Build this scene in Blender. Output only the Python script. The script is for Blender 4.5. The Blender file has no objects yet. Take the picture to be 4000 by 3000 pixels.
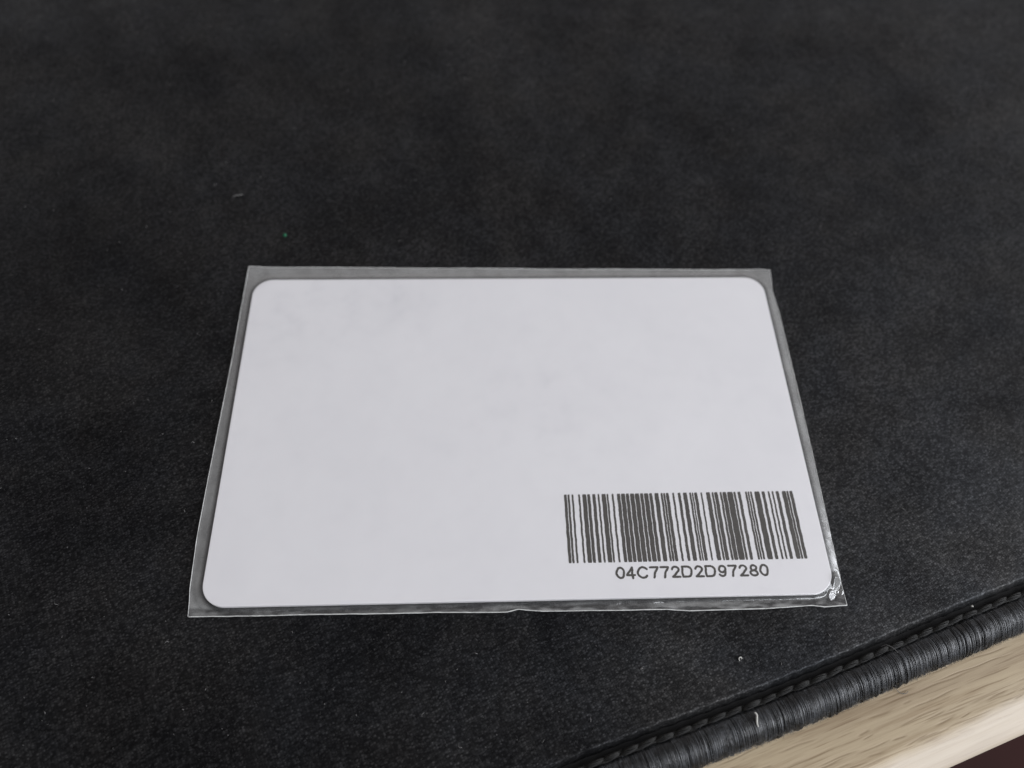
import bpy, bmesh, math, random
from mathutils import Vector, Matrix, noise

random.seed(11)
MM = 0.001
scene = bpy.context.scene
col = scene.collection

# ------------------------------------------------------------------ camera
cam_data = bpy.data.cameras.new("camera")
cam = bpy.data.objects.new("camera", cam_data)
col.objects.link(cam)
Rm = Matrix(((0.9991609707, 0.0105766645, -0.0395662577),
             (-0.0288791877, 0.8669667772, -0.4975284914),
             (0.0290404390, 0.4982536918, 0.8665448122)))
cam.matrix_world = Matrix.Translation((-0.00522934, -0.05326111, 0.1039719 + 0.0009)) @ Rm.to_4x4()
cam_data.sensor_width = 36.0
cam_data.lens = 27.111
cam_data.clip_start = 0.002
cam_data.clip_end = 50.0
cam_data.dof.use_dof = True
cam_data.dof.focus_distance = 0.1045
cam_data.dof.aperture_fstop = 15.5
scene.camera = cam

# ------------------------------------------------------------------ light
world = bpy.data.worlds.new("World")
scene.world = world
world.use_nodes = True
nt = world.node_tree
bg = nt.nodes["Background"]
# the walls and ceiling of a plain daylit room: pale warm, a little brighter ahead
tc = nt.nodes.new("ShaderNodeTexCoord")
sep = nt.nodes.new("ShaderNodeSeparateXYZ")
nt.links.new(tc.outputs["Generated"], sep.inputs[0])
rampY = nt.nodes.new("ShaderNodeMapRange")
rampY.inputs["From Min"].default_value = -0.9
rampY.inputs["From Max"].default_value = 0.9
rampY.inputs["To Min"].default_value = 0.06
rampY.inputs["To Max"].default_value = 0.42
mixd = nt.nodes.new("ShaderNodeMath"); mixd.operation = 'MULTIPLY_ADD'
nt.links.new(sep.outputs["X"], mixd.inputs[0]); mixd.inputs[1].default_value = 0.55
nt.links.new(sep.outputs["Y"], mixd.inputs[2])
nt.links.new(mixd.outputs[0], rampY.inputs["Value"])
bg.inputs["Color"].default_value = (0.98, 0.935, 0.95, 1)
nt.links.new(rampY.outputs["Result"], bg.inputs["Strength"])


def area_lamp(name, loc, target, sx, sy, power, color):
    d = bpy.data.lights.new(name, 'AREA')
    d.shape = 'RECTANGLE'; d.size = sx; d.size_y = sy
    d.energy = power; d.color = color
    o = bpy.data.objects.new(name, d); col.objects.link(o)
    o.location = loc
    dirv = Vector(target) - Vector(loc)
    o.rotation_euler = dirv.to_track_quat('-Z', 'Y').to_euler()
    return o


# the window: broad, cool, to the right and a little nearer than the card
area_lamp("window_light", (0.76, -0.36, 0.46), (0.0, 0.0, 0.0), 1.30, 0.62, 17.3, (0.91, 0.94, 1.0))

scene.view_settings.view_transform = 'Standard'
scene.view_settings.look = 'None'
scene.view_settings.exposure = 0.0
scene.view_settings.gamma = 1.0


# ------------------------------------------------------------------ helpers
def tag(o, label=None, cat=None, group=None, kind=None):
    if label: o['label'] = label
    if cat: o['category'] = cat
    if group: o['group'] = group
    if kind: o['kind'] = kind
    return o


def link_mesh(name, verts, faces, mat, parent=None, smooth=True):
    me = bpy.data.meshes.new(name)
    me.from_pydata(verts, [], faces)
    me.materials.append(mat)
    if smooth:
        me.polygons.foreach_set("use_smooth", [True] * len(me.polygons))
    me.update()
    o = bpy.data.objects.new(name, me)
    col.objects.link(o)
    if parent: o.parent = parent
    return o


def empty(name, loc=(0, 0, 0)):
    o = bpy.data.objects.new(name, None)
    o.empty_display_size = 0.01
    o.location = loc
    col.objects.link(o)
    return o


class Geo:
    def __init__(self): self.v = []; self.f = []

    def tube(self, pts, rad, n=4, caps=True):
        """pts list of Vector, rad float or list"""
        m = len(pts)
        base = len(self.v)
        prev = None
        for i, p in enumerate(pts):
            d = (pts[min(i + 1, m - 1)] - pts[max(i - 1, 0)])
            if d.length < 1e-12: d = Vector((1, 0, 0))
            d.normalize()
            if prev is None:
                up = Vector((0, 0, 1)) if abs(d.z) < 0.9 else Vector((1, 0, 0))
            else:
                up = prev
            a = (up - d * up.dot(d))
            if a.length < 1e-9: a = d.orthogonal()
            a.normalize(); prev = a
            b = d.cross(a)
            r = rad[i] if isinstance(rad, (list, tuple)) else rad
            for k in range(n):
                t = 2 * math.pi * k / n
                self.v.append(p + a * (r * math.cos(t)) + b * (r * math.sin(t)))
        for i in range(m - 1):
            for k in range(n):
                q = (k + 1) % n
                self.f.append((base + i * n + k, base + i * n + q, base + (i + 1) * n + q, base + (i + 1) * n + k))
        if caps:
            self.f.append(tuple(base + k for k in range(n))[::-1])
            self.f.append(tuple(base + (m - 1) * n + k for k in range(n)))

    def build(self, name, mat, parent=None, smooth=True):
        return link_mesh(name, self.v, self.f, mat, parent, smooth)


class NT:
    """tiny node-tree builder"""
    def __init__(self, name):
        self.m = bpy.data.materials.new(name)
        self.m.use_nodes = True
        self.t = self.m.node_tree
        self.t.nodes.clear()
        self.out = self.t.nodes.new("ShaderNodeOutputMaterial")

    def n(self, typ, props=None, **ins):
        nd = self.t.nodes.new(typ)
        for k, v in (props or {}).items(): setattr(nd, k, v)
        for k, v in ins.items():
            key = k.replace('_', ' ')
            s = nd.inputs[key] if key in nd.inputs else nd.inputs[k]
            self.set(s, v)
        return nd

    def set(self, sock, v):
        if isinstance(v, bpy.types.NodeSocket): self.t.links.new(v, sock)
        elif isinstance(v, bpy.types.Node): self.t.links.new(v.outputs[0], sock)
        else: sock.default_value = v

    def math(self, op, a, b=None, clamp=False):
        nd = self.t.nodes.new("ShaderNodeMath"); nd.operation = op; nd.use_clamp = clamp
        self.set(nd.inputs[0], a)
        if b is not None: self.set(nd.inputs[1], b)
        return nd.outputs[0]

    def ramp(self, fac, stops):
        nd = self.t.nodes.new("ShaderNodeValToRGB")
        self.set(nd.inputs[0], fac)
        els = nd.color_ramp.elements
        while len(els) < len(stops): els.new(0.5)
        for e, (p, c) in zip(els, stops):
            e.position = p; e.color = c if len(c) == 4 else (*c, 1)
        return nd.outputs[0]

    def mapr(self, v, a, b, c, d):
        nd = self.t.nodes.new("ShaderNodeMapRange")
        self.set(nd.inputs["Value"], v)
        nd.inputs["From Min"].default_value = a; nd.inputs["From Max"].default_value = b
        nd.inputs["To Min"].default_value = c; nd.inputs["To Max"].default_value = d
        return nd.outputs["Result"]

    def mixc(self, fac, a, b, mode='MIX'):
        nd = self.t.nodes.new("ShaderNodeMix"); nd.data_type = 'RGBA'; nd.blend_type = mode
        self.set(nd.inputs[0], fac); self.set(nd.inputs[6], a); self.set(nd.inputs[7], b)
        return nd.outputs[2]

    def coords(self, scale=(1, 1, 1), rot=(0, 0, 0), out="Object"):
        c = self.t.nodes.new("ShaderNodeTexCoord")
        mp = self.t.nodes.new("ShaderNodeMapping")
        mp.inputs["Scale"].default_value = scale
        mp.inputs["Rotation"].default_value = rot
        self.t.links.new(c.outputs[out], mp.inputs[0])
        return mp.outputs[0]

    def noise(self, vec, scale, detail=2.0, rough=0.5, color=False):
        nd = self.n("ShaderNodeTexNoise", Vector=vec, Scale=scale, Detail=detail, Roughness=rough)
        return nd.outputs["Color" if color else "Fac"]

    def finish(self, shader):
        self.t.links.new(shader.outputs[0] if isinstance(shader, bpy.types.Node) else shader, self.out.inputs["Surface"])
        return self.m


# ------------------------------------------------------------------ frame of the mat's edge
TH = math.radians(18.05)
E1 = Vector((math.cos(TH), math.sin(TH), 0))          # along the edge
E2 = Vector((math.sin(TH), -math.cos(TH), 0))         # outward, off the mat
O0 = Vector((29.46, -40.30, 0))                       # a point on the chain stitch (mm)


def bow(s):                                            # the edge is not quite straight
    return 0.22 * math.sin(s * 0.045 + 0.4) + 0.12 * math.sin(s * 0.13 + 1.0) - 0.00012 * s * s * (1 if abs(s) < 60 else 60 / abs(s))


def ST(s, t, z):
    """mm along the edge, mm outward, mm up -> metres"""
    return (O0 + E1 * s + E2 * (t + bow(s)) + Vector((0, 0, z))) * MM


DESK_Z = -3.4

# ------------------------------------------------------------------ materials
# cloth of the mat: fine knit, black, fuzzy
def make_cloth():
    b = NT("mat_cloth")
    v = b.coords(rot=(0, 0, -TH - 0.12))
    # knit: rows of tiny loops about 0.3 mm apart, each catching the light differently
    warp = b.noise(v, 700, 2, 0.6, True)
    vv = b.n("ShaderNodeVectorMath", {"operation": 'MULTIPLY_ADD'})
    b.set(vv.inputs[0], warp); vv.inputs[1].default_value = (0.0003, 0.0003, 0); b.set(vv.inputs[2], v)
    st = b.n("ShaderNodeMapping", Vector=vv.outputs[0]); st.inputs["Scale"].default_value = (0.72, 1.15, 1.0)
    vor = b.n("ShaderNodeTexVoronoi", {"feature": 'F1'}, Vector=st.outputs[0], Scale=3700.0)
    vor.inputs["Randomness"].default_value = 0.65
    vd = vor.outputs["Distance"]
    sc = b.n("ShaderNodeSeparateColor"); b.set(sc.inputs[0], vor.outputs["Color"])
    loop = b.math('POWER', sc.outputs[0], 1.3)
    fine = b.noise(v, 7000, 3, 0.7)
    mid = b.noise(v, 2300, 2, 0.6)
    big = b.noise(v, 45, 4, 0.6)
    dome = b.math('SUBTRACT', 1.0, b.math('MULTIPLY', vd, 1.1), True)
    h = b.math('ADD', b.math('MULTIPLY', dome, 0.5), b.math('MULTIPLY', mid, 0.5))
    h = b.math('ADD', h, b.math('MULTIPLY', fine, 0.4))
    lum = b.math('MULTIPLY', b.math('MULTIPLY', loop, dome), b.mapr(fine, 0.3, 0.7, 0.45, 1.5))
    lum = b.math('MULTIPLY', lum, b.mapr(mid, 0.3, 0.7, 0.8, 1.2))
    tone = b.ramp(lum, [(0.0, (0.0011, 0.0010, 0.0013)), (0.35, (0.0031, 0.0029, 0.0034)), (1.0, (0.018, 0.0175, 0.0178))])
    # worn and dusty clouds
    wear = b.mixc(1.0, b.ramp(big, [(0.35, (0.80, 0.79, 0.82)), (0.7, (1.3, 1.27, 1.2))]), b.ramp(b.noise(v, 150, 3, 0.6), [(0.34, (0.55, 0.55, 0.57)), (0.46, (1, 1, 1))]), 'MULTIPLY')
    tone = b.mixc(1.0, tone, wear, 'MULTIPLY')
    tint = b.noise(v, 900, 1, 0.5, True)
    tone = b.mixc(0.22, tone, b.mixc(1.0, tone, b.mixc(0.5, tint, (1.0, 1.0, 1.0, 1)), 'MULTIPLY'))
    bump = b.n("ShaderNodeBump", Strength=0.25, Distance=0.00018, Height=h)
    p = b.n("ShaderNodeBsdfPrincipled", Roughness=0.56, Normal=bump)
    b.set(p.inputs["Base Color"], tone)
    b.set(p.inputs["Specular Tint"], b.ramp(b.noise(v, 75, 3, 0.6), [(0.38, (0.90, 0.94, 1.0)), (0.62, (1.0, 0.985, 0.96))]))
    spec = b.math("ADD", 0.18, b.math("MULTIPLY", lum, 0.72))
    b.set(p.inputs["Specular IOR Level"], b.math('MULTIPLY', spec, b.math('MULTIPLY', b.mapr(big, 0.3, 0.7, 0.78, 1.28), b.mapr(b.noise(v, 170, 4, 0.6), 0.32, 0.62, 0.74, 1.16))))
    sw = b.mapr(big, 0.3, 0.7, 0.015, 0.05)
    b.set(p.inputs["Sheen Weight"], sw)
    p.inputs["Sheen Roughness"].default_value = 0.45
    p.inputs["Sheen Tint"].default_value = (0.95, 1.0, 1.0, 1)
    return b.finish(p)


def make_thread(name, c0, c1, rough=0.45, sheen=0.3, spec=0.5):
    b = NT(name)
    v = b.coords()
    n1 = b.noise(v, 500, 3, 0.7)
    vr = b.n("ShaderNodeMapping", Vector=b.coords(rot=(0, 0, -TH))); vr.inputs["Scale"].default_value = (1.0, 0.16, 0.16)
    n2 = b.noise(vr.outputs[0], 5200, 3, 0.75)
    f = b.math('MULTIPLY', b.math('ADD', n1, n2), 0.5)
    c = b.ramp(f, [(0.44, c0), (0.60, c1)])
    bump = b.n("ShaderNodeBump", Strength=0.5, Distance=0.00004, Height=n2)
    p = b.n("ShaderNodeBsdfPrincipled", Roughness=rough, Normal=bump)
    b.set(p.inputs["Base Color"], c)
    p.inputs["Specular IOR Level"].default_value = spec
    p.inputs["Sheen Weight"].default_value = sheen
    p.inputs["Sheen Roughness"].default_value = 0.5
    return b.finish(p)


def make_wood():
    b = NT("desk_wood")
    v = b.coords(rot=(0, 0, -TH))
    vs = b.n("ShaderNodeMapping", Vector=v); vs.inputs["Scale"].default_value = (1, 9, 9)
    vl = b.n("ShaderNodeMapping", Vector=v); vl.inputs["Scale"].default_value = (1, 22, 22)
    big = b.noise(vs, 22, 4, 0.55)
    streak = b.noise(vl, 60, 5, 0.6)
    fine = b.noise(vl, 240, 3, 0.6)
    c = b.ramp(big, [(0.30, (0.31, 0.235, 0.150)), (0.52, (0.42, 0.335, 0.218)), (0.72, (0.455, 0.37, 0.25))])
    s = b.ramp(streak, [(0.36, (0.78, 0.73, 0.68)), (0.50, (1, 1, 1)), (0.75, (1.06, 1.06, 1.05))])
    c = b.mixc(0.75, c, s, 'MULTIPLY')
    c = b.mixc(1.0, c, b.ramp(fine, [(0.3, (0.93, 0.92, 0.91)), (0.6, (1.02, 1.02, 1.02))]), 'MULTIPLY')
    vp = b.n("ShaderNodeMapping", Vector=v); vp.inputs["Scale"].default_value = (1, 26, 26)
    pf = b.ramp(b.noise(vp.outputs[0], 130, 2, 0.5), [(0.30, (0.62, 0.56, 0.50)), (0.38, (1, 1, 1))])
    c = b.mixc(0.8, c, pf, 'MULTIPLY')
    at = b.n("ShaderNodeAttribute", {"attribute_name": "pore"})
    pore = at.outputs["Fac"]
    c = b.mixc(b.math('MULTIPLY', pore, 0.62, True), c, (0.20, 0.135, 0.075, 1))
    at2 = b.n("ShaderNodeAttribute", {"attribute_name": "lit_rim"})  # front light on the desk rim, painted as a paler wood colour
    c = b.mixc(b.math('MULTIPLY', at2.outputs["Fac"], 0.75, True), c,
               b.mixc(b.math('SUBTRACT', 1.0, streak), (0.64, 0.575, 0.49, 1), (0.47, 0.395, 0.305, 1)))
    bump = b.n("ShaderNodeBump", Strength=0.10, Distance=0.0001, Height=streak)
    p = b.n("ShaderNodeBsdfPrincipled", Roughness=0.5, Normal=bump)
    b.set(p.inputs["Base Color"], c)
    p.inputs["Specular IOR Level"].default_value = 0.35
    return b.finish(p)


def make_floor():
    b = NT("floor_brown")
    v = b.coords()
    n1 = b.noise(v, 6, 3, 0.6)
    c = b.ramp(n1, [(0.3, (0.026, 0.008, 0.007)), (0.7, (0.046, 0.014, 0.012))])
    p = b.n("ShaderNodeBsdfPrincipled", Roughness=0.95)
    b.set(p.inputs["Base Color"], c)
    return b.finish(p)


def make_card():
    b = NT("card_plastic")
    v = b.coords()
    n1 = b.noise(v, 60, 4, 0.6)
    n2 = b.noise(v, 9000, 2, 0.6)
    c = b.ramp(n1, [(0.3, (0.80, 0.785, 0.795)), (0.7, (0.83, 0.815, 0.822))])
    # a handful of tiny dark specks in the plastic
    vor = b.n("ShaderNodeTexVoronoi", {"feature": 'F1'}, Vector=v, Scale=85.0)
    spk = b.math('LESS_THAN', vor.outputs["Distance"], 0.012)
    c = b.mixc(b.math('MULTIPLY', spk, 0.55), c, (0.25, 0.23, 0.22, 1))
    bump = b.n("ShaderNodeBump", Strength=0.12, Distance=0.00002, Height=n2)
    p = b.n("ShaderNodeBsdfPrincipled", Roughness=0.42, Normal=bump)
    b.set(p.inputs["Base Color"], c)
    p.inputs["Specular IOR Level"].default_value = 0.4
    p.inputs["Subsurface Weight"].default_value = 0.0
    return b.finish(p)


def make_ink():
    b = NT("thermal_ink")
    v = b.coords()
    n1 = b.noise(v, 700, 3, 0.6)
    n2 = b.noise(v, 7000, 2, 0.6)
    c = b.ramp(b.math('MULTIPLY', b.math('ADD', n1, n2), 0.5),
               [(0.38, (0.042, 0.037, 0.032)), (0.62, (0.070, 0.064, 0.055))])
    p = b.n("ShaderNodeBsdfPrincipled", Roughness=0.5)
    b.set(p.inputs["Base Color"], c)
    return b.finish(p)


def make_film(name="clear_film", haze=0.175, hazecol=(0.68, 0.69, 0.67), r=0.19):
    """clear soft plastic: mostly see-through, a little milky, glossy"""
    b = NT(name)
    v = b.coords()
    n1 = b.noise(v, 90, 3, 0.55)
    n2 = b.noise(v, 420, 3, 0.6)
    n3 = b.noise(v, 2600, 2, 0.6)
    hgt = b.math('ADD', b.math('MULTIPLY', n1, 1.0), b.math('MULTIPLY', n2, 0.14))
    hgt = b.math('ADD', hgt, b.math('MULTIPLY', n3, 0.012))
    bump = b.n("ShaderNodeBump", Strength=0.2, Distance=0.0006, Height=hgt)
    tr = b.n("ShaderNodeBsdfTransparent")
    sm = b.n("ShaderNodeAttribute", {"attribute_name": "smudge"})
    b.set(tr.inputs["Color"], b.mixc(b.math('MULTIPLY', sm.outputs["Fac"], b.mapr(n2, 0.35, 0.65, 0.5, 1.3), True), (0.985, 0.985, 0.985, 1), (0.83, 0.83, 0.845, 1)))
    df = b.n("ShaderNodeBsdfDiffuse", Color=(*hazecol, 1))
    at = b.n("ShaderNodeAttribute", {"attribute_name": "seam"})
    hz = b.math('MULTIPLY', b.math('ADD', 0.10, b.math('MULTIPLY', at.outputs["Fac"], 0.9)), haze)
    hz = b.math('MULTIPLY', hz, b.mapr(b.math('MULTIPLY', b.math('ADD', n1, n2), 0.5), 0.36, 0.64, 0.6, 1.35))
    m1 = b.n("ShaderNodeMixShader", Fac=hz)
    b.set(m1.inputs[1], tr); b.set(m1.inputs[2], df)
    gl = b.n("ShaderNodeBsdfGlossy", Roughness=r, Normal=bump)
    gl.inputs["Color"].default_value = (1, 1, 1, 1)
    lw = b.n("ShaderNodeLayerWeight", Blend=0.5)          # same from both sides of the thin film
    b.set(lw.inputs["Normal"], bump)
    sch = b.math('ADD', 0.085, b.math('MULTIPLY', b.math('POWER', lw.outputs["Facing"], 4.0), 0.85))
    ff = b.math('MULTIPLY', sch, b.math('ADD', 0.6, b.math('MULTIPLY', at.outputs['Fac'], 1.0)), True)
    m2 = b.n("ShaderNodeMixShader", Fac=ff)
    b.set(m2.inputs[1], m1); b.set(m2.inputs[2], gl)
    return b.finish(m2)


def make_plain(name, c, rough=0.5, spec=0.5):
    b = NT(name)
    v = b.coords()
    n1 = b.noise(v, 2000, 3, 0.6)
    cc = b.ramp(n1, [(0.3, tuple(x * 0.75 for x in c)), (0.7, c)])
    p = b.n("ShaderNodeBsdfPrincipled", Roughness=rough)
    b.set(p.inputs["Base Color"], cc)
    p.inputs["Specular IOR Level"].default_value = spec
    return b.finish(p)


M_cloth = make_cloth()
M_rubber = make_plain("mat_rubber", (0.004, 0.004, 0.004), 0.8)
M_bind = make_thread("binding_thread", (0.0010, 0.0009, 0.0007), (0.048, 0.052, 0.058), 0.40, 0.03, 1.0)
M_chain = make_thread("chain_thread", (0.003, 0.0028, 0.0022), (0.019, 0.0178, 0.0145), 0.6, 0.05, 0.35)
M_wood = make_wood()
M_floor = make_floor()
M_card = make_card()
M_ink = make_ink()
M_film = make_film()
M_edge = make_plain("film_cut_edge", (0.62, 0.62, 0.60), 0.35)
M_lint = make_plain("lint_pale", (0.50, 0.49, 0.45), 0.8)
M_lint_dim = make_plain("lint_grey", (0.16, 0.155, 0.15), 0.9)
M_green = make_plain("lint_green", (0.01, 0.13, 0.06), 0.7)

# ------------------------------------------------------------------ floor, desk
fl = link_mesh("floor", [(-4, -4, -0.74), (4, -4, -0.74), (4, 4, -0.74), (-4, 4, -0.74)], [(0, 1, 2, 3)], M_floor, smooth=False)
tag(fl, "dark reddish brown floor far below the desk edge", kind="structure")

desk = empty("desk", (0, 0, -0.74))
tag(desk, "pale wood grain desk with rounded front edge, under the black mat", "desk")

# pores: (x0,y0,x1,y1) in mm, grooves pressed in the surface
PORES = [((60.9, -35.3), (67.3, -33.6)), ((54.4, -38.2), (67.7, -34.4)), ((45.2, -41.4), (63.0, -36.0)),
         ((46.3, -40.3), (52.5, -38.6)), ((44.8, -42.4), (48.6, -41.3)), ((50.1, -41.6), (59.0, -38.6)),
         ((50.3, -42.7), (55.8, -41.0)), ((52.4, -42.7), (55.7, -41.6)), ((42.1, -46.6), (47.6, -44.8)),
         ((43.5, -44.9), (45.3, -44.2)), ((32.0, -46.1), (38.0, -44.4)), ((32.4, -48.0), (41.0, -45.2)),
         ((58.5, -41.0), (64.5, -39.2)), ((36.5, -47.9), (43.0, -45.9))]
rp = random.Random(5)
for _ in range(420):
    s = rp.uniform(-75, 85); t = rp.uniform(4.6, 13.5)
    if -2 < s < 45 and t < 9.5 and rp.random() < 0.88: continue
    a = O0 + E1 * s + E2 * t; L = rp.uniform(1.5, 8)
    bb = a + E1 * L + E2 * rp.uniform(-0.2, 0.2)
    PORES.append(((a.x, a.y), (bb.x, bb.y)))
pore_st = []
for (x0, y0), (x1, y1) in PORES:
    a = Vector((x0, y0, 0)) - O0; c = Vector((x1, y1, 0)) - O0
    s0, t0, s1, t1 = a.dot(E1), a.dot(E2), c.dot(E1), c.dot(E2)
    pore_st.append((s0, t0, s1, t1, rp.uniform(0.5, 1.0), rp.uniform(0.07, 0.15), rp.uniform(0, 9)))
pore_st_named = 14


def pore_depth(s, t, pool):
    d = 0.0
    for (s0, t0, s1, t1, k, w, ph) in pool:
        if s < s0 or s > s1: continue
        u = (s - s0) / (s1 - s0)
        tt = t0 + (t1 - t0) * u + 0.05 * math.sin(s * 1.1 + ph)
        q = abs(t - tt)
        if q < w * 2.2:
            env = min(1, 4 * u, 4 * (1 - u))
            d = max(d, k * env * math.exp(-(q / w) ** 2))
    return d


RAD = 7.3                                            # round-over of the desk edge, mm
T_FLAT = 10.9
DESK_TH = 25.0


CH = math.radians(30)
L1 = 3.0 * CH; L2 = 3.0; L3 = 1.3 * (math.pi / 2 - CH)


def desk_profile(t):
    """arc-length coordinate t (mm outward) -> (t, z): flat, a soft break, a shallow chamfer, a tight lower corner"""
    if t <= T_FLAT: return t, DESK_Z
    q = t - T_FLAT
    if q < L1:
        a = q / 3.0
        return T_FLAT + 3.0 * math.sin(a), DESK_Z - 3.0 * (1 - math.cos(a))
    x1, z1 = T_FLAT + 3.0 * math.sin(CH), DESK_Z - 3.0 * (1 - math.cos(CH)); q -= L1
    if q < L2: return x1 + q * math.cos(CH), z1 - q * math.sin(CH)
    x2, z2 = x1 + L2 * math.cos(CH), z1 - L2 * math.sin(CH); q -= L2
    if q < L3:
        a = CH + q / 1.3
        return x2 + 1.3 * (math.sin(a) - math.sin(CH)), z2 - 1.3 * (math.cos(CH) - math.cos(a))
    return x2 + 1.3 * (1 - math.sin(CH)), z2 - 1.3 * math.cos(CH) - (q - L3)


def lin(a, b, n): return [a + (b - a) * i / n for i in range(n)]


ss = lin(-700, -80, 12) + lin(-80, -6, 100) + lin(-6, 48, 270) + lin(48, 80, 60) + lin(80, 600, 10) + [600]
T_END = T_FLAT + L1 + L2 + L3
tsf = [-600, -300, -100, -30, -5, 2, 3.5] + lin(4.0, T_END, 280) + [T_END, T_END + 10, T_END + 17.5]
verts = []; pore_a = []; lit_rim_a = []
for s in ss:
    pool = [p for p in pore_st if p[0] <= s <= p[2]]
    for t in tsf:
        tt, zz = desk_profile(t)
        d = pore_depth(s, t, pool) if pool and t > 3 else 0.0
        P = (O0 + E1 * s + E2 * tt + Vector((0, 0, zz - 0.035 * d))) * MM
        verts.append(P - desk.location)
        pore_a.append(d)
        edge = T_FLAT + 0.3 + 0.5 * math.sin(s * 0.11) + 0.3 * noise.noise(Vector((s * 0.35, 3.1, 0)))
        lit_rim_a.append(max(0.0, min(1.0, (t - edge) / 1.3)))
nT = len(tsf); faces = []
for i in range(len(ss) - 1):
    for j in range(nT - 1):
        faces.append((i * nT + j, i * nT + j + 1, (i + 1) * nT + j + 1, (i + 1) * nT + j))
# underside
b0 = len(verts)
TB, zb = desk_profile(T_END + 17.5)
for s in (ss[0], ss[-1]):
    for t in (-600, TB):
        verts.append((O0 + E1 * s + E2 * t + Vector((0, 0, zb - 0.01))) * MM - desk.location)
        pore_a.append(0); lit_rim_a.append(0)
faces.append((b0, b0 + 2, b0 + 3, b0 + 1))
top = link_mesh("tabletop", verts, faces, M_wood, desk)
for nm, arr in (("pore", pore_a), ("lit_rim", lit_rim_a)):
    a = top.data.attributes.new(nm, 'FLOAT', 'POINT'); a.data.foreach_set("value", arr)
for s, t in ((-640, -560), (560, -560), (-640, -40), (560, -40)):
    g = Geo()
    p = (O0 + E1 * s + E2 * t) * MM
    g.tube([Vector((p.x, p.y, 0.0)), Vector((p.x, p.y, 0.74 + (zb - 0.05) * MM))], [0.028, 0.034], 12)
    g.build("leg", M_wood, desk)

# ------------------------------------------------------------------ mat
mat = empty("desk_mat", (0, 0, DESK_Z * MM))
tag(mat, "black cloth desk mat with overlocked stitched edge lying on the pale wood desk", "desk mat")
L0 = Vector(mat.location)


def cloth_z(s, t):
    # the cloth bulges beside the seam, then is pulled down into it
    if t < -7: z = 0
    else:
        u = (t + 7) / 7
        z = 0.0
        e = t + 0.04 * math.sin(s * 2.4) + 0.05 * noise.noise(Vector((s * .7, 0, 1)))
        k = max(0.0, min(1.0, (e + 1.85) / 1.0))
        z -= 1.5 * k * k * (3 - 2 * k)
        z += 0.03 * math.exp(-((t + 2.9) / 1.3) ** 2)
    z += 0.10 * noise.noise(Vector((s * 0.02, t * 0.02, 4.0)))
    return z


ssm = lin(-420, -90, 30) + lin(-90, 90, 540) + lin(90, 330, 24) + [330]
tsm = [-330, -260, -200] + lin(-160, -10, 60) + lin(-10, -3, 20) + lin(-3, 0.4, 26) + [0.4]
verts = []
for s in ssm:
    for t in tsm:
        verts.append(ST(s, t, cloth_z(s, t)) - L0)
nT = len(tsm)
faces = [(i * nT + j, i * nT + j + 1, (i + 1) * nT + j + 1, (i + 1) * nT + j) for i in range(len(ssm) - 1) for j in range(nT - 1)]
link_mesh("cloth_surface", verts, faces, M_cloth, mat)
# rubber body
g = Geo()
for z in (DESK_Z + 0.02, -1.35):
    for s, t in ((-420, -330), (330, -330), (330, 2.6), (-420, 2.6)):
        g.v.append((O0 + E1 * s + E2 * t + Vector((0, 0, z))) * MM - L0)
g.f = [(3, 2, 1, 0), (4, 5, 6, 7), (0, 1, 5, 4), (1, 2, 6, 5), (2, 3, 7, 6), (3, 0, 4, 7)]
g.build("rubber_base", M_rubber, mat, smooth=False)

# overlocked binding: about a thousand threads wrapped round the edge
prof = [(0.25, -1.15), (0.38, -0.70), (0.70, -0.32), (1.25, -0.08), (1.95, 0.00), (2.60, -0.16), (3.25, -0.62), (3.85, -1.22),
        (4.28, -1.9), (4.42, -2.6), (4.15, -3.22), (3.2, -3.32)]
g = Geo()
rb = random.Random(3)
s = -66.0
# bundles of threads, each bundle swelling and leaning in its own way
while s < 62:
    wb = rb.choice((0.3, 0.5, 0.8, 1.1, 1.7)) * rb.uniform(.8, 1.2)
    swell = rb.uniform(-0.12, 0.22); lean = rb.uniform(-0.2, 0.4); lift = rb.uniform(-0.10, 0.12)
    q = s
    while q < s + wb:
        u = (q - s) / wb
        arch = math.sin(math.pi * min(1, max(0, u))) ** 0.6
        rad = rb.uniform(0.045, 0.075)
        pts = []
        jit = rb.uniform(-0.11, 0.11); jz = rb.uniform(-0.03, 0.05)
        ph = rb.uniform(0, 6.28); sl = rb.uniform(-0.10, 0.10)
        for i, (t, z) in enumerate(prof):
            k = i / (len(prof) - 1)
            grow = (swell * 0.9 * arch + (arch - 1) * 0.06 + 0.20 * noise.noise(Vector((q * .55, 2, 3))) + 0.10 * noise.noise(Vector((q * 1.7, 5, 3)))) * min(1, k * 1.8)
            nt_, nz_ = (t - 1.9), (z + 1.6)
            ln = math.hypot(nt_, nz_) or 1
            gg = grow + jit * k
            wob = 0.05 * noise.noise(Vector((q * 1.1, t * 0.9, 7)))
            pts.append(ST(q + (lean * .35 + 0.5 * noise.noise(Vector((q * .25, 9, 1)))) * k + sl * k + 0.035 * math.sin(ph + 5 * k) + wob,
                          t + nt_ / ln * gg, max(DESK_Z + 0.07, z + nz_ / ln * gg + (lift * arch + jz) * math.sin(math.pi * min(1, k * 1.2)))) - L0)
        g.tube(pts, rad * MM, 4, caps=False)
        q += rb.uniform(0.065, 0.105)
    s = q + rb.choice((0.0, 0.0, 0.03, 0.06))
bd = g.build("edge_binding", M_bind, mat)
bd['kind'] = "stuff"
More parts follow.
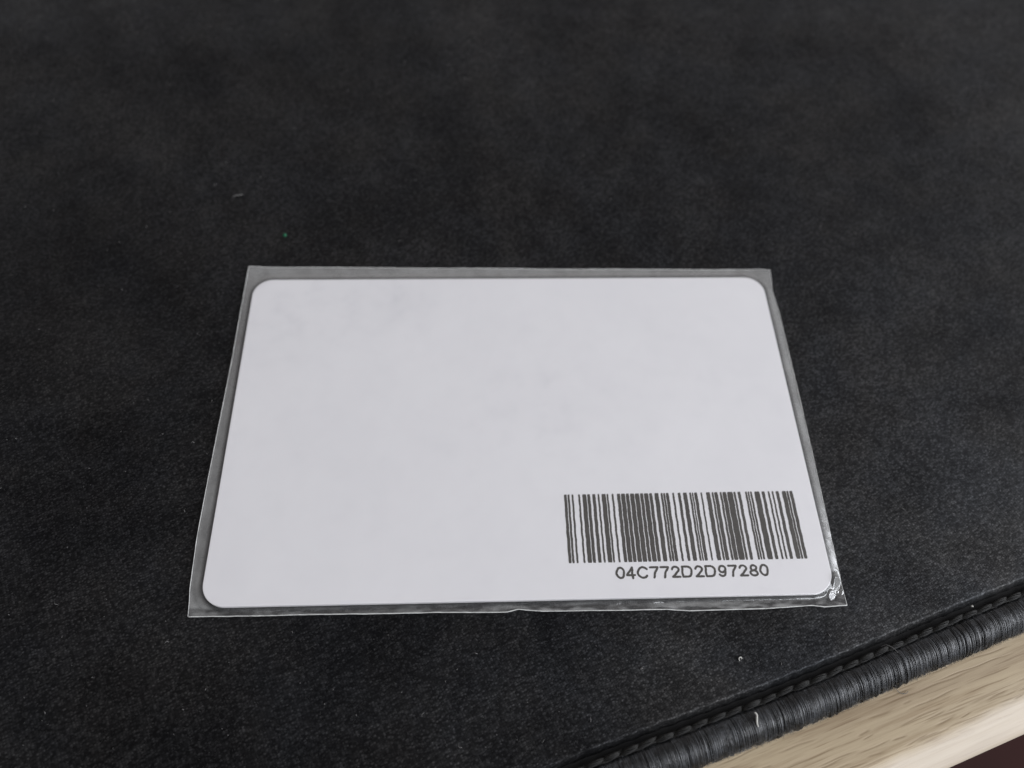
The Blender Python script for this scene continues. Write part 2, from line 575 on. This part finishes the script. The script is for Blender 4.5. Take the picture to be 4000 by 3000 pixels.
# core under the threads so no gap shows the desk
g = Geo()
core = [(ST(q, 0, 0)) for q in (-120, 120)]
verts = []; faces = []
cp = [(0.1, -1.5)] + [(1.9 + (t - 1.9) * 0.93, -1.5 + (z + 1.5) * 0.90) for t, z in prof[1:]]
qs = lin(-300, -66, 20) + lin(-66, 62, 120) + lin(62, 300, 20) + [300]
for q in qs:
    for t, z in cp: verts.append(ST(q, t, max(z, DESK_Z + 0.03)) - L0)
n = len(cp)
faces = [(i * n + j, i * n + j + 1, (i + 1) * n + j + 1, (i + 1) * n + j) for i in range(len(qs) - 1) for j in range(n - 1)]
link_mesh("binding_core", verts, faces, M_rubber, mat)
# loose fibres on the binding
g = Geo()
rf = random.Random(8)
for _ in range(15000):
    q = rf.uniform(-40, 50)
    k = rf.random() ** 0.42
    i = k * (len(prof) - 2); i0 = int(i); f = i - i0
    t = prof[i0][0] * (1 - f) + prof[i0 + 1][0] * f; z = prof[i0][1] * (1 - f) + prof[i0 + 1][1] * f
    nt_, nz_ = (t - 1.9), (z + 1.6); ln = math.hypot(nt_, nz_) or 1
    L = rf.uniform(0.15, 0.55)
    a = Vector((q, t + nt_ / ln * 0.10, z + nz_ / ln * 0.10))
    d1 = Vector((rf.uniform(-1, 1), nt_ / ln * rf.uniform(0, .7) + rf.uniform(-.6, .6), nz_ / ln * rf.uniform(0, .7) + rf.uniform(-.4, .4))).normalized()
    d2 = (d1 + Vector((rf.uniform(-1, 1), rf.uniform(-1, 1), rf.uniform(-1, .5)))).normalized()
    p = [a, a + d1 * L * .5, a + d1 * L * .5 + d2 * L * .5]
    g.tube([ST(x.x, x.y, max(x.z, DESK_Z + 0.03)) - L0 for x in p], [0.012 * MM, 0.010 * MM, 0.004 * MM], 3, caps=False)
M_fuzz = make_thread("binding_fuzz_fibre", (0.012, 0.012, 0.012), (0.14, 0.15, 0.16), 0.5, 0.1, 0.5)  # pale bluish fibres, denser outward, add the binding's highlights as colour
fz = g.build("binding_fuzz", M_fuzz, mat)
fz['kind'] = "stuff"

# chain stitch links lying in the groove
PITCH = 2.46
def chain_link_mesh(seed):
    r = random.Random(seed)
    g = Geo()
    # fat twisted body: many fine strands fanning out into a leaf
    NS = 16
    for i in range(NS):
        a0 = 2 * math.pi * i / NS + r.uniform(-.2, .2)
        pts = []
        for k in range(11):
            u = k / 10
            w = 0.06 + 0.32 * math.sin(math.pi * min(1, u * 1.05)) ** 0.8
            a = a0 + 2.2 * u
            x = -0.30 * PITCH + u * PITCH * 1.28
            y = -0.30 * (u - 0.5) + 0.05 - w * math.cos(a) * 0.80
            z = -0.42 + 0.42 * math.sin(math.pi * u) ** 0.7 + w * math.sin(a) * 0.55 + r.uniform(-.015, .015)
            pts.append(Vector((x, y, z)) * MM)
        g.tube(pts, r.uniform(0.045, 0.07) * MM, 4)
    # the tight pulled leg that runs along its outer side
    for i in range(5):
        a0 = 2 * math.pi * i / 5
        pts = []
        for k in range(11):
            u = k / 10
            a = a0 + 5.0 * u
            x = -0.15 * PITCH + u * PITCH * 1.2
            y = 0.42 - 0.16 * math.sin(math.pi * u) + 0.085 * math.cos(a)
            z = -0.30 + 0.16 * math.sin(math.pi * u) + 0.085 * math.sin(a)
            pts.append(Vector((x, y, z)) * MM)
        g.tube(pts, 0.052 * MM, 4)
    for i in range(26):
        u = r.random()
        a = Vector((u * PITCH, r.uniform(-.25, .4), 0.0))
        d = Vector((r.uniform(-1, 1), r.uniform(-1, 1), r.uniform(0.1, .8))).normalized() * r.uniform(.12, .4)
        g.tube([a * MM, (a + d * .6) * MM, (a + d + Vector((.05, .05, -.1))) * MM], [0.010 * MM, .008 * MM, .003 * MM], 3, caps=False)
    me = bpy.data.meshes.new("chain_stitch")
    me.from_pydata(g.v, [], g.f)
    me.materials.append(M_chain)
    me.polygons.foreach_set("use_smooth", [True] * len(me.polygons))
    return me
variants = [chain_link_mesh(k) for k in (1, 2, 3, 4)]
rc = random.Random(6)
q = -38.0
while q < 50:
    o = bpy.data.objects.new("chain_stitch", variants[rc.randrange(4)])
    col.objects.link(o); o.parent = mat
    o.location = ST(q, -0.10 + rc.uniform(-.06, .06), -0.42 + rc.uniform(-.05, .05)) - L0
    ang = math.atan2((ST(q + 1, 0, 0) - ST(q, 0, 0)).y, (ST(q + 1, 0, 0) - ST(q, 0, 0)).x)
    # local y of the link points outward (E2), so mirror y
    o.rotation_euler = (rc.uniform(-.12, .12), rc.uniform(-.05, .05), ang + rc.uniform(-.05, .05))
    sc = rc.uniform(.92, 1.08)
    o.scale = (1, -sc, sc)
    q += PITCH * rc.uniform(.94, 1.06)

# nap of the cloth: tiny loose fibres, a uncountable fuzz
g = Geo()
rn = random.Random(21)
for _ in range(64000):
    x = rn.uniform(-80, 95); y = rn.uniform(-52, 60)
    a = Vector((x, y, 0)) - O0
    s_, t_ = a.dot(E1), a.dot(E2)
    if t_ > -2.0: continue
    if -43.5 < x < 43.5 and -27.5 < y < 28: continue
    if y > 5 and rn.random() < (y - 5) / 70: continue
    z = cloth_z(s_, t_) + 0.02
    L = rn.uniform(0.10, 0.34)
    an = rn.uniform(0, 6.283)
    d = Vector((math.cos(an), math.sin(an), rn.uniform(0.05, .5))) * L
    c = Vector((-math.sin(an), math.cos(an), 0)) * rn.uniform(-.12, .12)
    p0 = Vector((x, y, z)) + Vector((0, 0, 0))
    w = Vector((-math.sin(an), math.cos(an), 0)) * rn.uniform(.010, .020)
    pm = p0 + d * .5 + c; p1 = p0 + Vector((d.x, d.y, d.z * .4))
    bi = len(g.v)
    for vv in (p0 - w, p0 + w, pm + w, pm - w, p1): g.v.append(vv * MM - L0)
    g.f.append((bi, bi + 1, bi + 2, bi + 3)); g.f.append((bi + 3, bi + 2, bi + 4))
M_nap = make_thread("nap_fibre", (0.008, 0.008, 0.0085), (0.060, 0.058, 0.056), 0.6, 0.05, 0.3)
nap = g.build("cloth_nap", M_nap, mat, smooth=False)
nap['kind'] = "stuff"

# ------------------------------------------------------------------ card
CX, CY, CR = 42.8, 26.99, 3.18
Z0, Z1 = 0.14, 0.90


def rr_loop(hx, hy, r, n=14):
    out = []
    for cx, cy, a0 in ((hx - r, hy - r, 0), (-hx + r, hy - r, 90), (-hx + r, -hy + r, 180), (hx - r, -hy + r, 270)):
        for k in range(n + 1):
            a = math.radians(a0 + 90 * k / n)
            out.append((cx + r * math.cos(a), cy + r * math.sin(a)))
    return out


card = empty("white_card", (0, 0, Z0 * MM))
tag(card, "blank white plastic card with printed barcode, lying inside the clear sleeve", "card")
verts = []; faces = []
loops = [(CX - .06, CY - .06, CR - .06, Z0), (CX, CY, CR, Z0 + .06), (CX, CY, CR, Z1 - .07), (CX - .02, CY - .02, CR - .02, Z1 - .02), (CX - .08, CY - .08, CR - .08, Z1)]
for hx, hy, r, z in loops:
    for x, y in rr_loop(hx, hy, r): verts.append(Vector((x, y, z - Z0)) * MM)
n = len(rr_loop(1, 1, .5))
for l in range(len(loops) - 1):
    for k in range(n): faces.append((l * n + k, l * n + (k + 1) % n, (l + 1) * n + (k + 1) % n, (l + 1) * n + k))
faces.append(tuple(range(n))[::-1]); faces.append(tuple((len(loops) - 1) * n + k for k in range(n)))
cb = link_mesh("card_body", verts, faces, M_card, card, smooth=False)

BARS = [(6.5, 6.91), (7.01, 7.32), (7.59, 7.87), (8.55, 8.83), (9.14, 9.74), (9.85, 10.29), (10.59, 11.06), (11.36, 11.63), (11.93, 12.56), (12.66, 12.93), (13.4, 13.69), (14.17, 14.64), (14.75, 15.35), (15.44, 15.93), (16.06, 16.68), (16.77, 17.41), (17.53, 17.99), (18.1, 18.74), (18.85, 19.31), (19.62, 20.23), (20.53, 20.83), (20.91, 21.2), (21.28, 21.73), (22.22, 22.51), (23.03, 23.44), (23.79, 24.37), (24.71, 25.0), (25.09, 25.3), (25.42, 25.88), (26.36, 26.6), (27.16, 27.76), (27.99, 28.27), (28.36, 28.88), (29.17, 29.48), (29.57, 30.15), (30.24, 31.09), (31.19, 31.51), (31.8, 32.23), (32.9, 33.19), (33.28, 33.52), (33.64, 33.93), (34.25, 35.05), (35.34, 35.79), (36.24, 36.51), (36.82, 37.08), (37.41, 37.88), (38.31, 38.94), (39.0, 39.3), (39.43, 39.9)]
ZP = Z1 - Z0 + 0.012
rj = random.Random(2)
NR = 46
shared = [0.014 * math.sin(k * 0.55) + rj.uniform(-.014, .014) for k in range(NR + 1)]   # print-head wobble common to all bars
barcode = None
for bi, (a, c) in enumerate(BARS):
    V = []; F = []
    for k in range(NR + 1):
        u = k / NR
        y = -22.10 + u * 10.07
        sh = -0.04 * u + shared[k]
        rnd = 0.10 * max(0, (abs(u - .5) - .475) / .025) * (c - a)
        l = a + sh + rj.uniform(-.018, .018) + rnd
        r = c + sh + rj.uniform(-.018, .018) - rnd
        V += [Vector((l, y, ZP)) * MM, Vector((r, y, ZP)) * MM, Vector((l, y, ZP - .010)) * MM, Vector((r, y, ZP - .010)) * MM]
    for k in range(NR):
        i = 4 * k
        F += [(i, i + 1, i + 5, i + 4), (i + 2, i, i + 4, i + 6), (i + 1, i + 3, i + 7, i + 5)]
    o = link_mesh("barcode_bar", V, F, M_ink, card, smooth=False)

# serial number: each glyph drawn as thick strokes
def arc(cx, cy, rx, ry, a0, a1, n=14):
    return [(cx + rx * math.cos(math.radians(a0 + (a1 - a0) * i / n)), cy + ry * math.sin(math.radians(a0 + (a1 - a0) * i / n))) for i in range(n + 1)]


G = {
    '0': [arc(.5, .5, .42, .46, 90, 450, 26)],
    '4': [[(.95, .28), (.04, .28), (.66, .97), (.66, .0)]],
    'C': [arc(.52, .5, .44, .47, 38, 322, 24)],
    '7': [[(.05, .94), (.92, .94), (.62, .55), (.40, .02)]],
    '2': [arc(.48, .68, .38, .27, 170, -28, 14) + [(.50, .28), (.12, .05), (.95, .05)]],
    'D': [[(.08, .05), (.08, .95), (.50, .95)] + arc(.50, .5, .40, .45, 90, -90, 16) + [(.08, .05)]],
    '9': [arc(.50, .66, .36, .28, 0, 360, 20), arc(.50, .50, .37, .45, 12, -60, 10) + arc(.46, .24, .34, .20, -70, -165, 8)],
    '8': [arc(.5, .72, .32, .23, -90, 270, 18), arc(.5, .26, .40, .23, 90, 450, 20)],
}
TXT = "04C772D2D97280"
adv = {'C': 1.80, 'D': 1.80}
x = 12.90
for ch in TXT:
    A = adv.get(ch, 1.455)
    wd = 1.22 if ch not in adv else 1.55
    V = []; F = []
    HW = 0.148
    for st in G[ch]:
        # resample
        P = []
        for (x0, y0), (x1, y1) in zip(st[:-1], st[1:]):
            d = math.hypot((x1 - x0) * wd, (y1 - y0) * 1.5)
            m = max(1, int(d / 0.10))
            for k in range(m): P.append((x0 + (x1 - x0) * k / m, y0 + (y1 - y0) * k / m))
        P.append(st[-1])
        P = [(x + p * wd + 0.035 * math.sin(q * 9.0 + 1.0) + rj.uniform(-.012, .012), -24.36 + q * 1.56 + rj.uniform(-.010, .010)) for p, q in P]
        # each segment a quad, each joint a small hexagon -> heavy dotted pen look
        for (x0, y0), (x1, y1) in zip(P[:-1], P[1:]):
            dx, dy = x1 - x0, y1 - y0; L = math.hypot(dx, dy) or 1
            h = HW * rj.uniform(.92, 1.12)
            nx, ny = -dy / L * h, dx / L * h
            b_ = len(V); e = rj.uniform(0, .003)
            V += [Vector((x0 + nx, y0 + ny, ZP + e)) * MM, Vector((x0 - nx, y0 - ny, ZP + e)) * MM, Vector((x1 - nx, y1 - ny, ZP + e)) * MM, Vector((x1 + nx, y1 + ny, ZP + e)) * MM]
            F.append((b_, b_ + 1, b_ + 2, b_ + 3))
        for (x0, y0) in P:
            b_ = len(V); e = .004 + rj.uniform(0, .003)
            for k in range(7):
                an = 6.2832 * k / 7
                V.append(Vector((x0 + HW * math.cos(an), y0 + HW * math.sin(an), ZP + e)) * MM)
            F.append(tuple(b_ + k for k in range(7)))
    link_mesh("serial_character", V, F, M_ink, card, smooth=False)
    x += A

# ------------------------------------------------------------------ sleeve
sleeve = empty("card_sleeve", (0, 0, 0))
tag(sleeve, "clear plastic sleeve with sealed edges holding the white card on the black mat", "card sleeve")
BOT = [(-44.17, -28.08), (-36, -28.16), (-28.4, -28.13), (-18.49, -28.21), (-11, -28.22), (-4.89, -28.38), (-2.16, -28.37), (-0.71, -28.03), (2.54, -28.37), (13.43, -28.48), (19.22, -28.47), (22.35, -28.74), (29.65, -28.69), (33.17, -28.67), (39.32, -28.39), (40.96, -28.63), (44.15, -28.46)]
TOP = [(-44.3, 30.08), (-21.59, 29.79), (11.0, 29.32), (42.62, 28.97), (44.78, 28.73)]
LEFT = [(-44.17, -28.08), (-44.53, -24.5), (-44.8, -17.03), (-44.62, -2), (-44.36, 11.91), (-44.3, 30.08)]
RIGHT = [(44.15, -28.46), (43.97, -23.66), (44.07, -19.77), (44.35, -6), (44.52, 7.02), (44.57, 14.98), (44.54, 20.1), (44.30, 24.4), (44.78, 28.73)]


def interp(pts, axis, v):
    for p, q in zip(pts[:-1], pts[1:]):
        if v <= q[axis] or q is pts[-1]:
            f = (v - p[axis]) / (q[axis] - p[axis]); f = max(0, min(1, f))
            f = f * f * (3 - 2 * f) * 0.5 + f * 0.5
            return p[0] + (q[0] - p[0]) * f, p[1] + (q[1] - p[1]) * f


def sd_card(x, y):
    qx, qy = abs(x) - (CX - CR), abs(y) - (CY - CR)
    return math.hypot(max(qx, 0), max(qy, 0)) + min(max(qx, qy), 0) - CR


def smooth(a, b, v):
    k = max(0.0, min(1.0, (v - a) / (b - a))); return k * k * (3 - 2 * k)


# parameter grid, dense near the borders
us = lin(0, .05, 22) + lin(.05, .95, 210) + lin(.95, .97, 8) + lin(.97, 1, 44) + [1]
vs = lin(0, .06, 56) + lin(.06, .94, 90) + lin(.94, 1, 22) + [1]


def xy_of(u, v):
    bx = interp(BOT, 0, -44.17 + u * 88.32); tx = interp(TOP, 0, -44.3 + u * 89.08)
    ly = interp(LEFT, 1, -28.08 + v * 58.16); ry = interp(RIGHT, 1, -28.46 + v * 57.19)
    x = bx[0] * (1 - v) + tx[0] * v + ly[0] * (1 - u) + ry[0] * u - ((1 - u) * (1 - v) * -44.17 + u * (1 - v) * 44.15 + (1 - u) * v * -44.3 + u * v * 44.78)
    y = bx[1] * (1 - v) + tx[1] * v + ly[1] * (1 - u) + ry[1] * u - ((1 - u) * (1 - v) * -28.08 + u * (1 - v) * -28.46 + (1 - u) * v * 30.08 + u * v * 28.73)
    return x, y


def seam_z(x, y):
    return 0.30 + 0.10 * noise.noise(Vector((x * .12, y * .12, 2))) + 0.05 * noise.noise(Vector((x * .9, y * .9, 9)))


def film_z(x, y):
    d = sd_card(x, y)
    lift = 0.22 * smooth(41.5, 43.2, abs(x)) * smooth(-26.5, -23.5, y) + 0.05 * smooth(CY - .5, CY + .6, y) * (1 - smooth(41.5, 43.2, abs(x)))
    top = Z1 + 0.045 + 0.02 * noise.noise(Vector((x * .15, y * .15, 0)))
    reach = 1.0 if y < 0 else 1.5
    if y < -CY + 1: reach = 0.80 + 0.35 * noise.noise(Vector((x * .25, 5, 0))) * (1 - smooth(12, 24, x)) - 0.12 * smooth(12, 24, x)
    wf = (1 - smooth(-CY - .2, -CY + .8, y)) * (1 - smooth(41.8, 43.6, abs(x)))
    k = wf * smooth(-0.12, reach, d) + (1 - wf) * max(0.0, min(1.0, (d + .05) / 1.5))
    z = top * (1 - k) + (seam_z(x, y) + 0.05 + lift) * k
    # ripples of the seal on the near side
    near = smooth(-CY + .4, -CY - .6, y)
    if near > 0:
        z += near * (1 - .65 * smooth(14, 26, x)) * (0.10 * noise.noise(Vector((x * .55, y * 2.2, 3))) + 0.05 * noise.noise(Vector((x * 1.9, y * 3, 6))))
        # a crumpled patch near the left third
        z += near * 0.16 * math.exp(-((x + 33.0) / 5.5) ** 2) * noise.noise(Vector((x * 1.3, y * 2.5, 8)))
    # crumpled right-hand corner: two small dents whose sides tip towards the window
    for cx, cy, rx, ry, g_ in ((43.25, -25.75, 0.62, 1.15, 1.0), (42.35, -27.15, 0.60, 0.62, 1.0), (43.75, -26.75, 0.55, 0.35, .9)):
        q = math.hypot((x - cx) / rx, (y - cy) / ry)
        if q < 1.35:
            m = 1 - smooth(0.75, 1.35, q)
            z += g_ * m * (-0.30 * (x - cx) + 0.46 * (y - cy))
            z += 0.10 * m
    return z


verts = []; seam = []; smudge = []
for u in us:
    for v in vs:
        x, y = xy_of(u, v)
        verts.append(Vector((x, y, film_z(x, y))) * MM)
        sv = smooth(0.1, 0.9, sd_card(x, y))
        # less haze on the near seal, in random patches, more towards its edge
        nf = smooth(-CY + .3, -CY - .3, y)
        pt = noise.noise(Vector((x * .22, y * 1.6, 31))) + .5 * noise.noise(Vector((x * .9, y * 2.5, 37)))
        sv *= 1 - nf * (0.76 - 0.9 * max(-.3, min(.5, pt)))
        sv *= 1 + nf * 0.9 * smooth(-CY - .9, -CY - 1.3, y)
        seam.append(max(0, sv))
        # where the film clings to the card it shows as faint grey clouds
        w1 = math.exp(-((x + 18.5) / 3.2) ** 2 - ((y - 22.0) / 3.0) ** 2) * 0.7
        w2 = math.exp(-((x + 34) / 11) ** 2 - ((y - 23) / 8) ** 2) * 0.6
        w3 = math.exp(-((x - 3) / 10) ** 2 - ((y - 2) / 9) ** 2) * 0.2
        cl = max(0, noise.noise(Vector((x * .33, y * .33, 51))) + .6 * noise.noise(Vector((x * .9, y * .9, 55))) + .12)
        smudge.append(min(1, (w1 * (cl * .9 + .3) + w2 * cl + w3 * cl) * .7 + 0.08 * cl))
n = len(vs)
faces = [(i * n + j, (i + 1) * n + j, (i + 1) * n + j + 1, i * n + j + 1) for i in range(len(us) - 1) for j in range(n - 1)]
tf = link_mesh("front_film", verts, faces, M_film, sleeve)
a = tf.data.attributes.new("seam", 'FLOAT', 'POINT'); a.data.foreach_set("value", seam)
a = tf.data.attributes.new("smudge", 'FLOAT', 'POINT'); a.data.foreach_set("value", smudge)
verts2 = []
for u in us:
    for v in vs:
        x, y = xy_of(u, v)
        k = smooth(-.1, 1.0, sd_card(x, y))
        verts2.append(Vector((x, y, min(film_z(x, y) - 0.05, 0.11 * (1 - k) + (seam_z(x, y) - 0.02) * k))) * MM)
bf = link_mesh("back_film", verts2, faces, M_film, sleeve)
a = bf.data.attributes.new("seam", 'FLOAT', 'POINT'); a.data.foreach_set("value", seam)


def cut_edge(fn, r, nn):
    g = Geo(); pts = []; rr = []
    for i in range(nn + 1):
        x, y = fn(i / nn)
        pts.append(Vector((x, y, film_z(x, y) - 0.02)) * MM)
        rr.append(r * MM * (1 + 0.45 * noise.noise(Vector((x * .8, y * .8, 1)))))
    g.tube(pts, rr, 6)
    return g.build("cut_edge", M_edge, sleeve)


cut_edge(lambda k: xy_of(k, 0), 0.075, 300)
cut_edge(lambda k: xy_of(k, 1), 0.055, 200)
cut_edge(lambda k: xy_of(0, k), 0.050, 200)
cut_edge(lambda k: xy_of(1, k), 0.045, 200)

# ------------------------------------------------------------------ lint
def fibre(name, pts, r, mat_, label, cat="lint", group=None):
    c0 = Vector(pts[0]) * MM
    g = Geo()
    # smooth the polyline a little
    P = [Vector(p) * MM - c0 for p in pts]
    Q = []
    for i in range(len(P) - 1):
        for k in range(4):
            u = k / 4
            pm = P[max(i - 1, 0)]; p0 = P[i]; p1 = P[i + 1]; p2 = P[min(i + 2, len(P) - 1)]
            Q.append(0.5 * ((2 * p0) + (p1 - pm) * u + (2 * pm - 5 * p0 + 4 * p1 - p2) * u * u + (3 * p0 - pm - 3 * p1 + p2) * u ** 3))
    Q.append(P[-1])
    g.tube(Q, [r * MM * (0.6 + 0.6 * math.sin(math.pi * (i + 1) / (len(Q) + 1))) for i in range(len(Q))], 5)
    o = g.build(name, mat_)
    o.location = c0
    return tag(o, label, cat, group)


def on_bind(s, k):
    i = k * (len(prof) - 2); i0 = int(i); f = i - i0
    t = prof[i0][0] * (1 - f) + prof[i0 + 1][0] * f; z = prof[i0][1] * (1 - f) + prof[i0 + 1][1] * f
    p = ST(s, t, z + 0.25) / MM
    return p


b1 = on_bind(-1.0, .30); b2 = on_bind(-0.9, .42)
fibre("lint_fibre", [b1 + Vector((-.1, .35, .25)), b1 + Vector((.15, .1, .2)), b1 + Vector((.1, -.4, .15)), b1 + Vector((.05, -.9, .05)), b1 + Vector((.2, -1.3, -.1))], .13, M_lint,
      "short curled cream lint fibre lying on the stitched edge binding")
fibre("lint_speck", [(-39.5, 37.2, .05), (-39.3, 37.4, .15), (-39.1, 37.3, .2), (-39.2, 37.0, .1)], .20, M_green,
      "tiny green speck on the black mat beyond the top left of the sleeve", "speck")
fibre("lint_speck", [(61.4, -29.0, .05), (61.5, -28.9, .15), (61.6, -29.05, .1)], .11, M_lint,
      "small round white speck on the mat beside the stitched seam, right of the sleeve", "speck")
fibre("lint_fibre", [(28.2, -35.3, .05), (28.1, -35.0, .2), (28.4, -34.85, .2), (28.5, -35.1, .15)], .07, M_lint,
      "small curled pale lint loop on the mat below the serial number")
fibre("lint_speck", [(15.0, -36.0, .05), (15.2, -35.9, .12), (15.3, -36.0, .1)], .09, M_lint_dim,
      "faint grey speck on the mat below the near edge of the sleeve", "speck")
fibre("lint_fibre", [(-49.6, 46.2, .05), (-49.0, 46.5, .25), (-48.3, 46.6, .2), (-47.8, 46.9, .1)], .07, M_lint_dim,
      "grey lint strand on the mat beyond the green speck, above the sleeve's left corner")
b3 = ST(19.0, -0.6, .3) / MM
fibre("loose_thread", [b3, b3 + Vector((.5, .1, .5)), b3 + Vector((1.2, -.3, .6)), b3 + Vector((1.9, -.9, .3))], .03, M_lint_dim,
      "fine frayed thread end sticking out of the chain stitching", "thread")
b4 = ST(19.5, 4.9, -3.3) / MM
fibre("loose_thread", [b4 - E2 * .6 + Vector((0, 0, .3)), b4 + Vector((.4, -.2, .1)), b4 + Vector((1.2, -.4, .05)), b4 + Vector((1.7, -.1, .08))], .035, M_lint_dim,
      "fine dark thread end curling onto the wood at the mat's edge", "thread")
# general dust over the cloth: uncountable
g = Geo()
rd = random.Random(77)
for _ in range(900):
    x = rd.uniform(-105, 115); y = rd.uniform(-50, 105)
    a = Vector((x, y, 0)) - O0
    s_, t_ = a.dot(E1), a.dot(E2)
    if t_ > -2.5 or (-46 < x < 46 and -30 < y < 31): continue
    z = cloth_z(s_, t_) + .06
    L = rd.choice((.12, .15, .2, .2, .5)) * rd.uniform(.7, 1.3)
    an = rd.uniform(0, 6.283)
    p0 = Vector((x, y, z)); d = Vector((math.cos(an), math.sin(an), 0)) * L
    c = Vector((-d.y, d.x, 0)) * rd.uniform(-.4, .4)
    r = rd.uniform(.025, .06)
    g.tube([p0 * MM, (p0 + d * .5 + c + Vector((0, 0, .08))) * MM, (p0 + d) * MM], [r * .6 * MM, r * MM, r * .5 * MM], 4)
du = g.build("dust", M_lint_dim)
tag(du, "scattered pale dust and lint specks over the black cloth", kind="stuff")
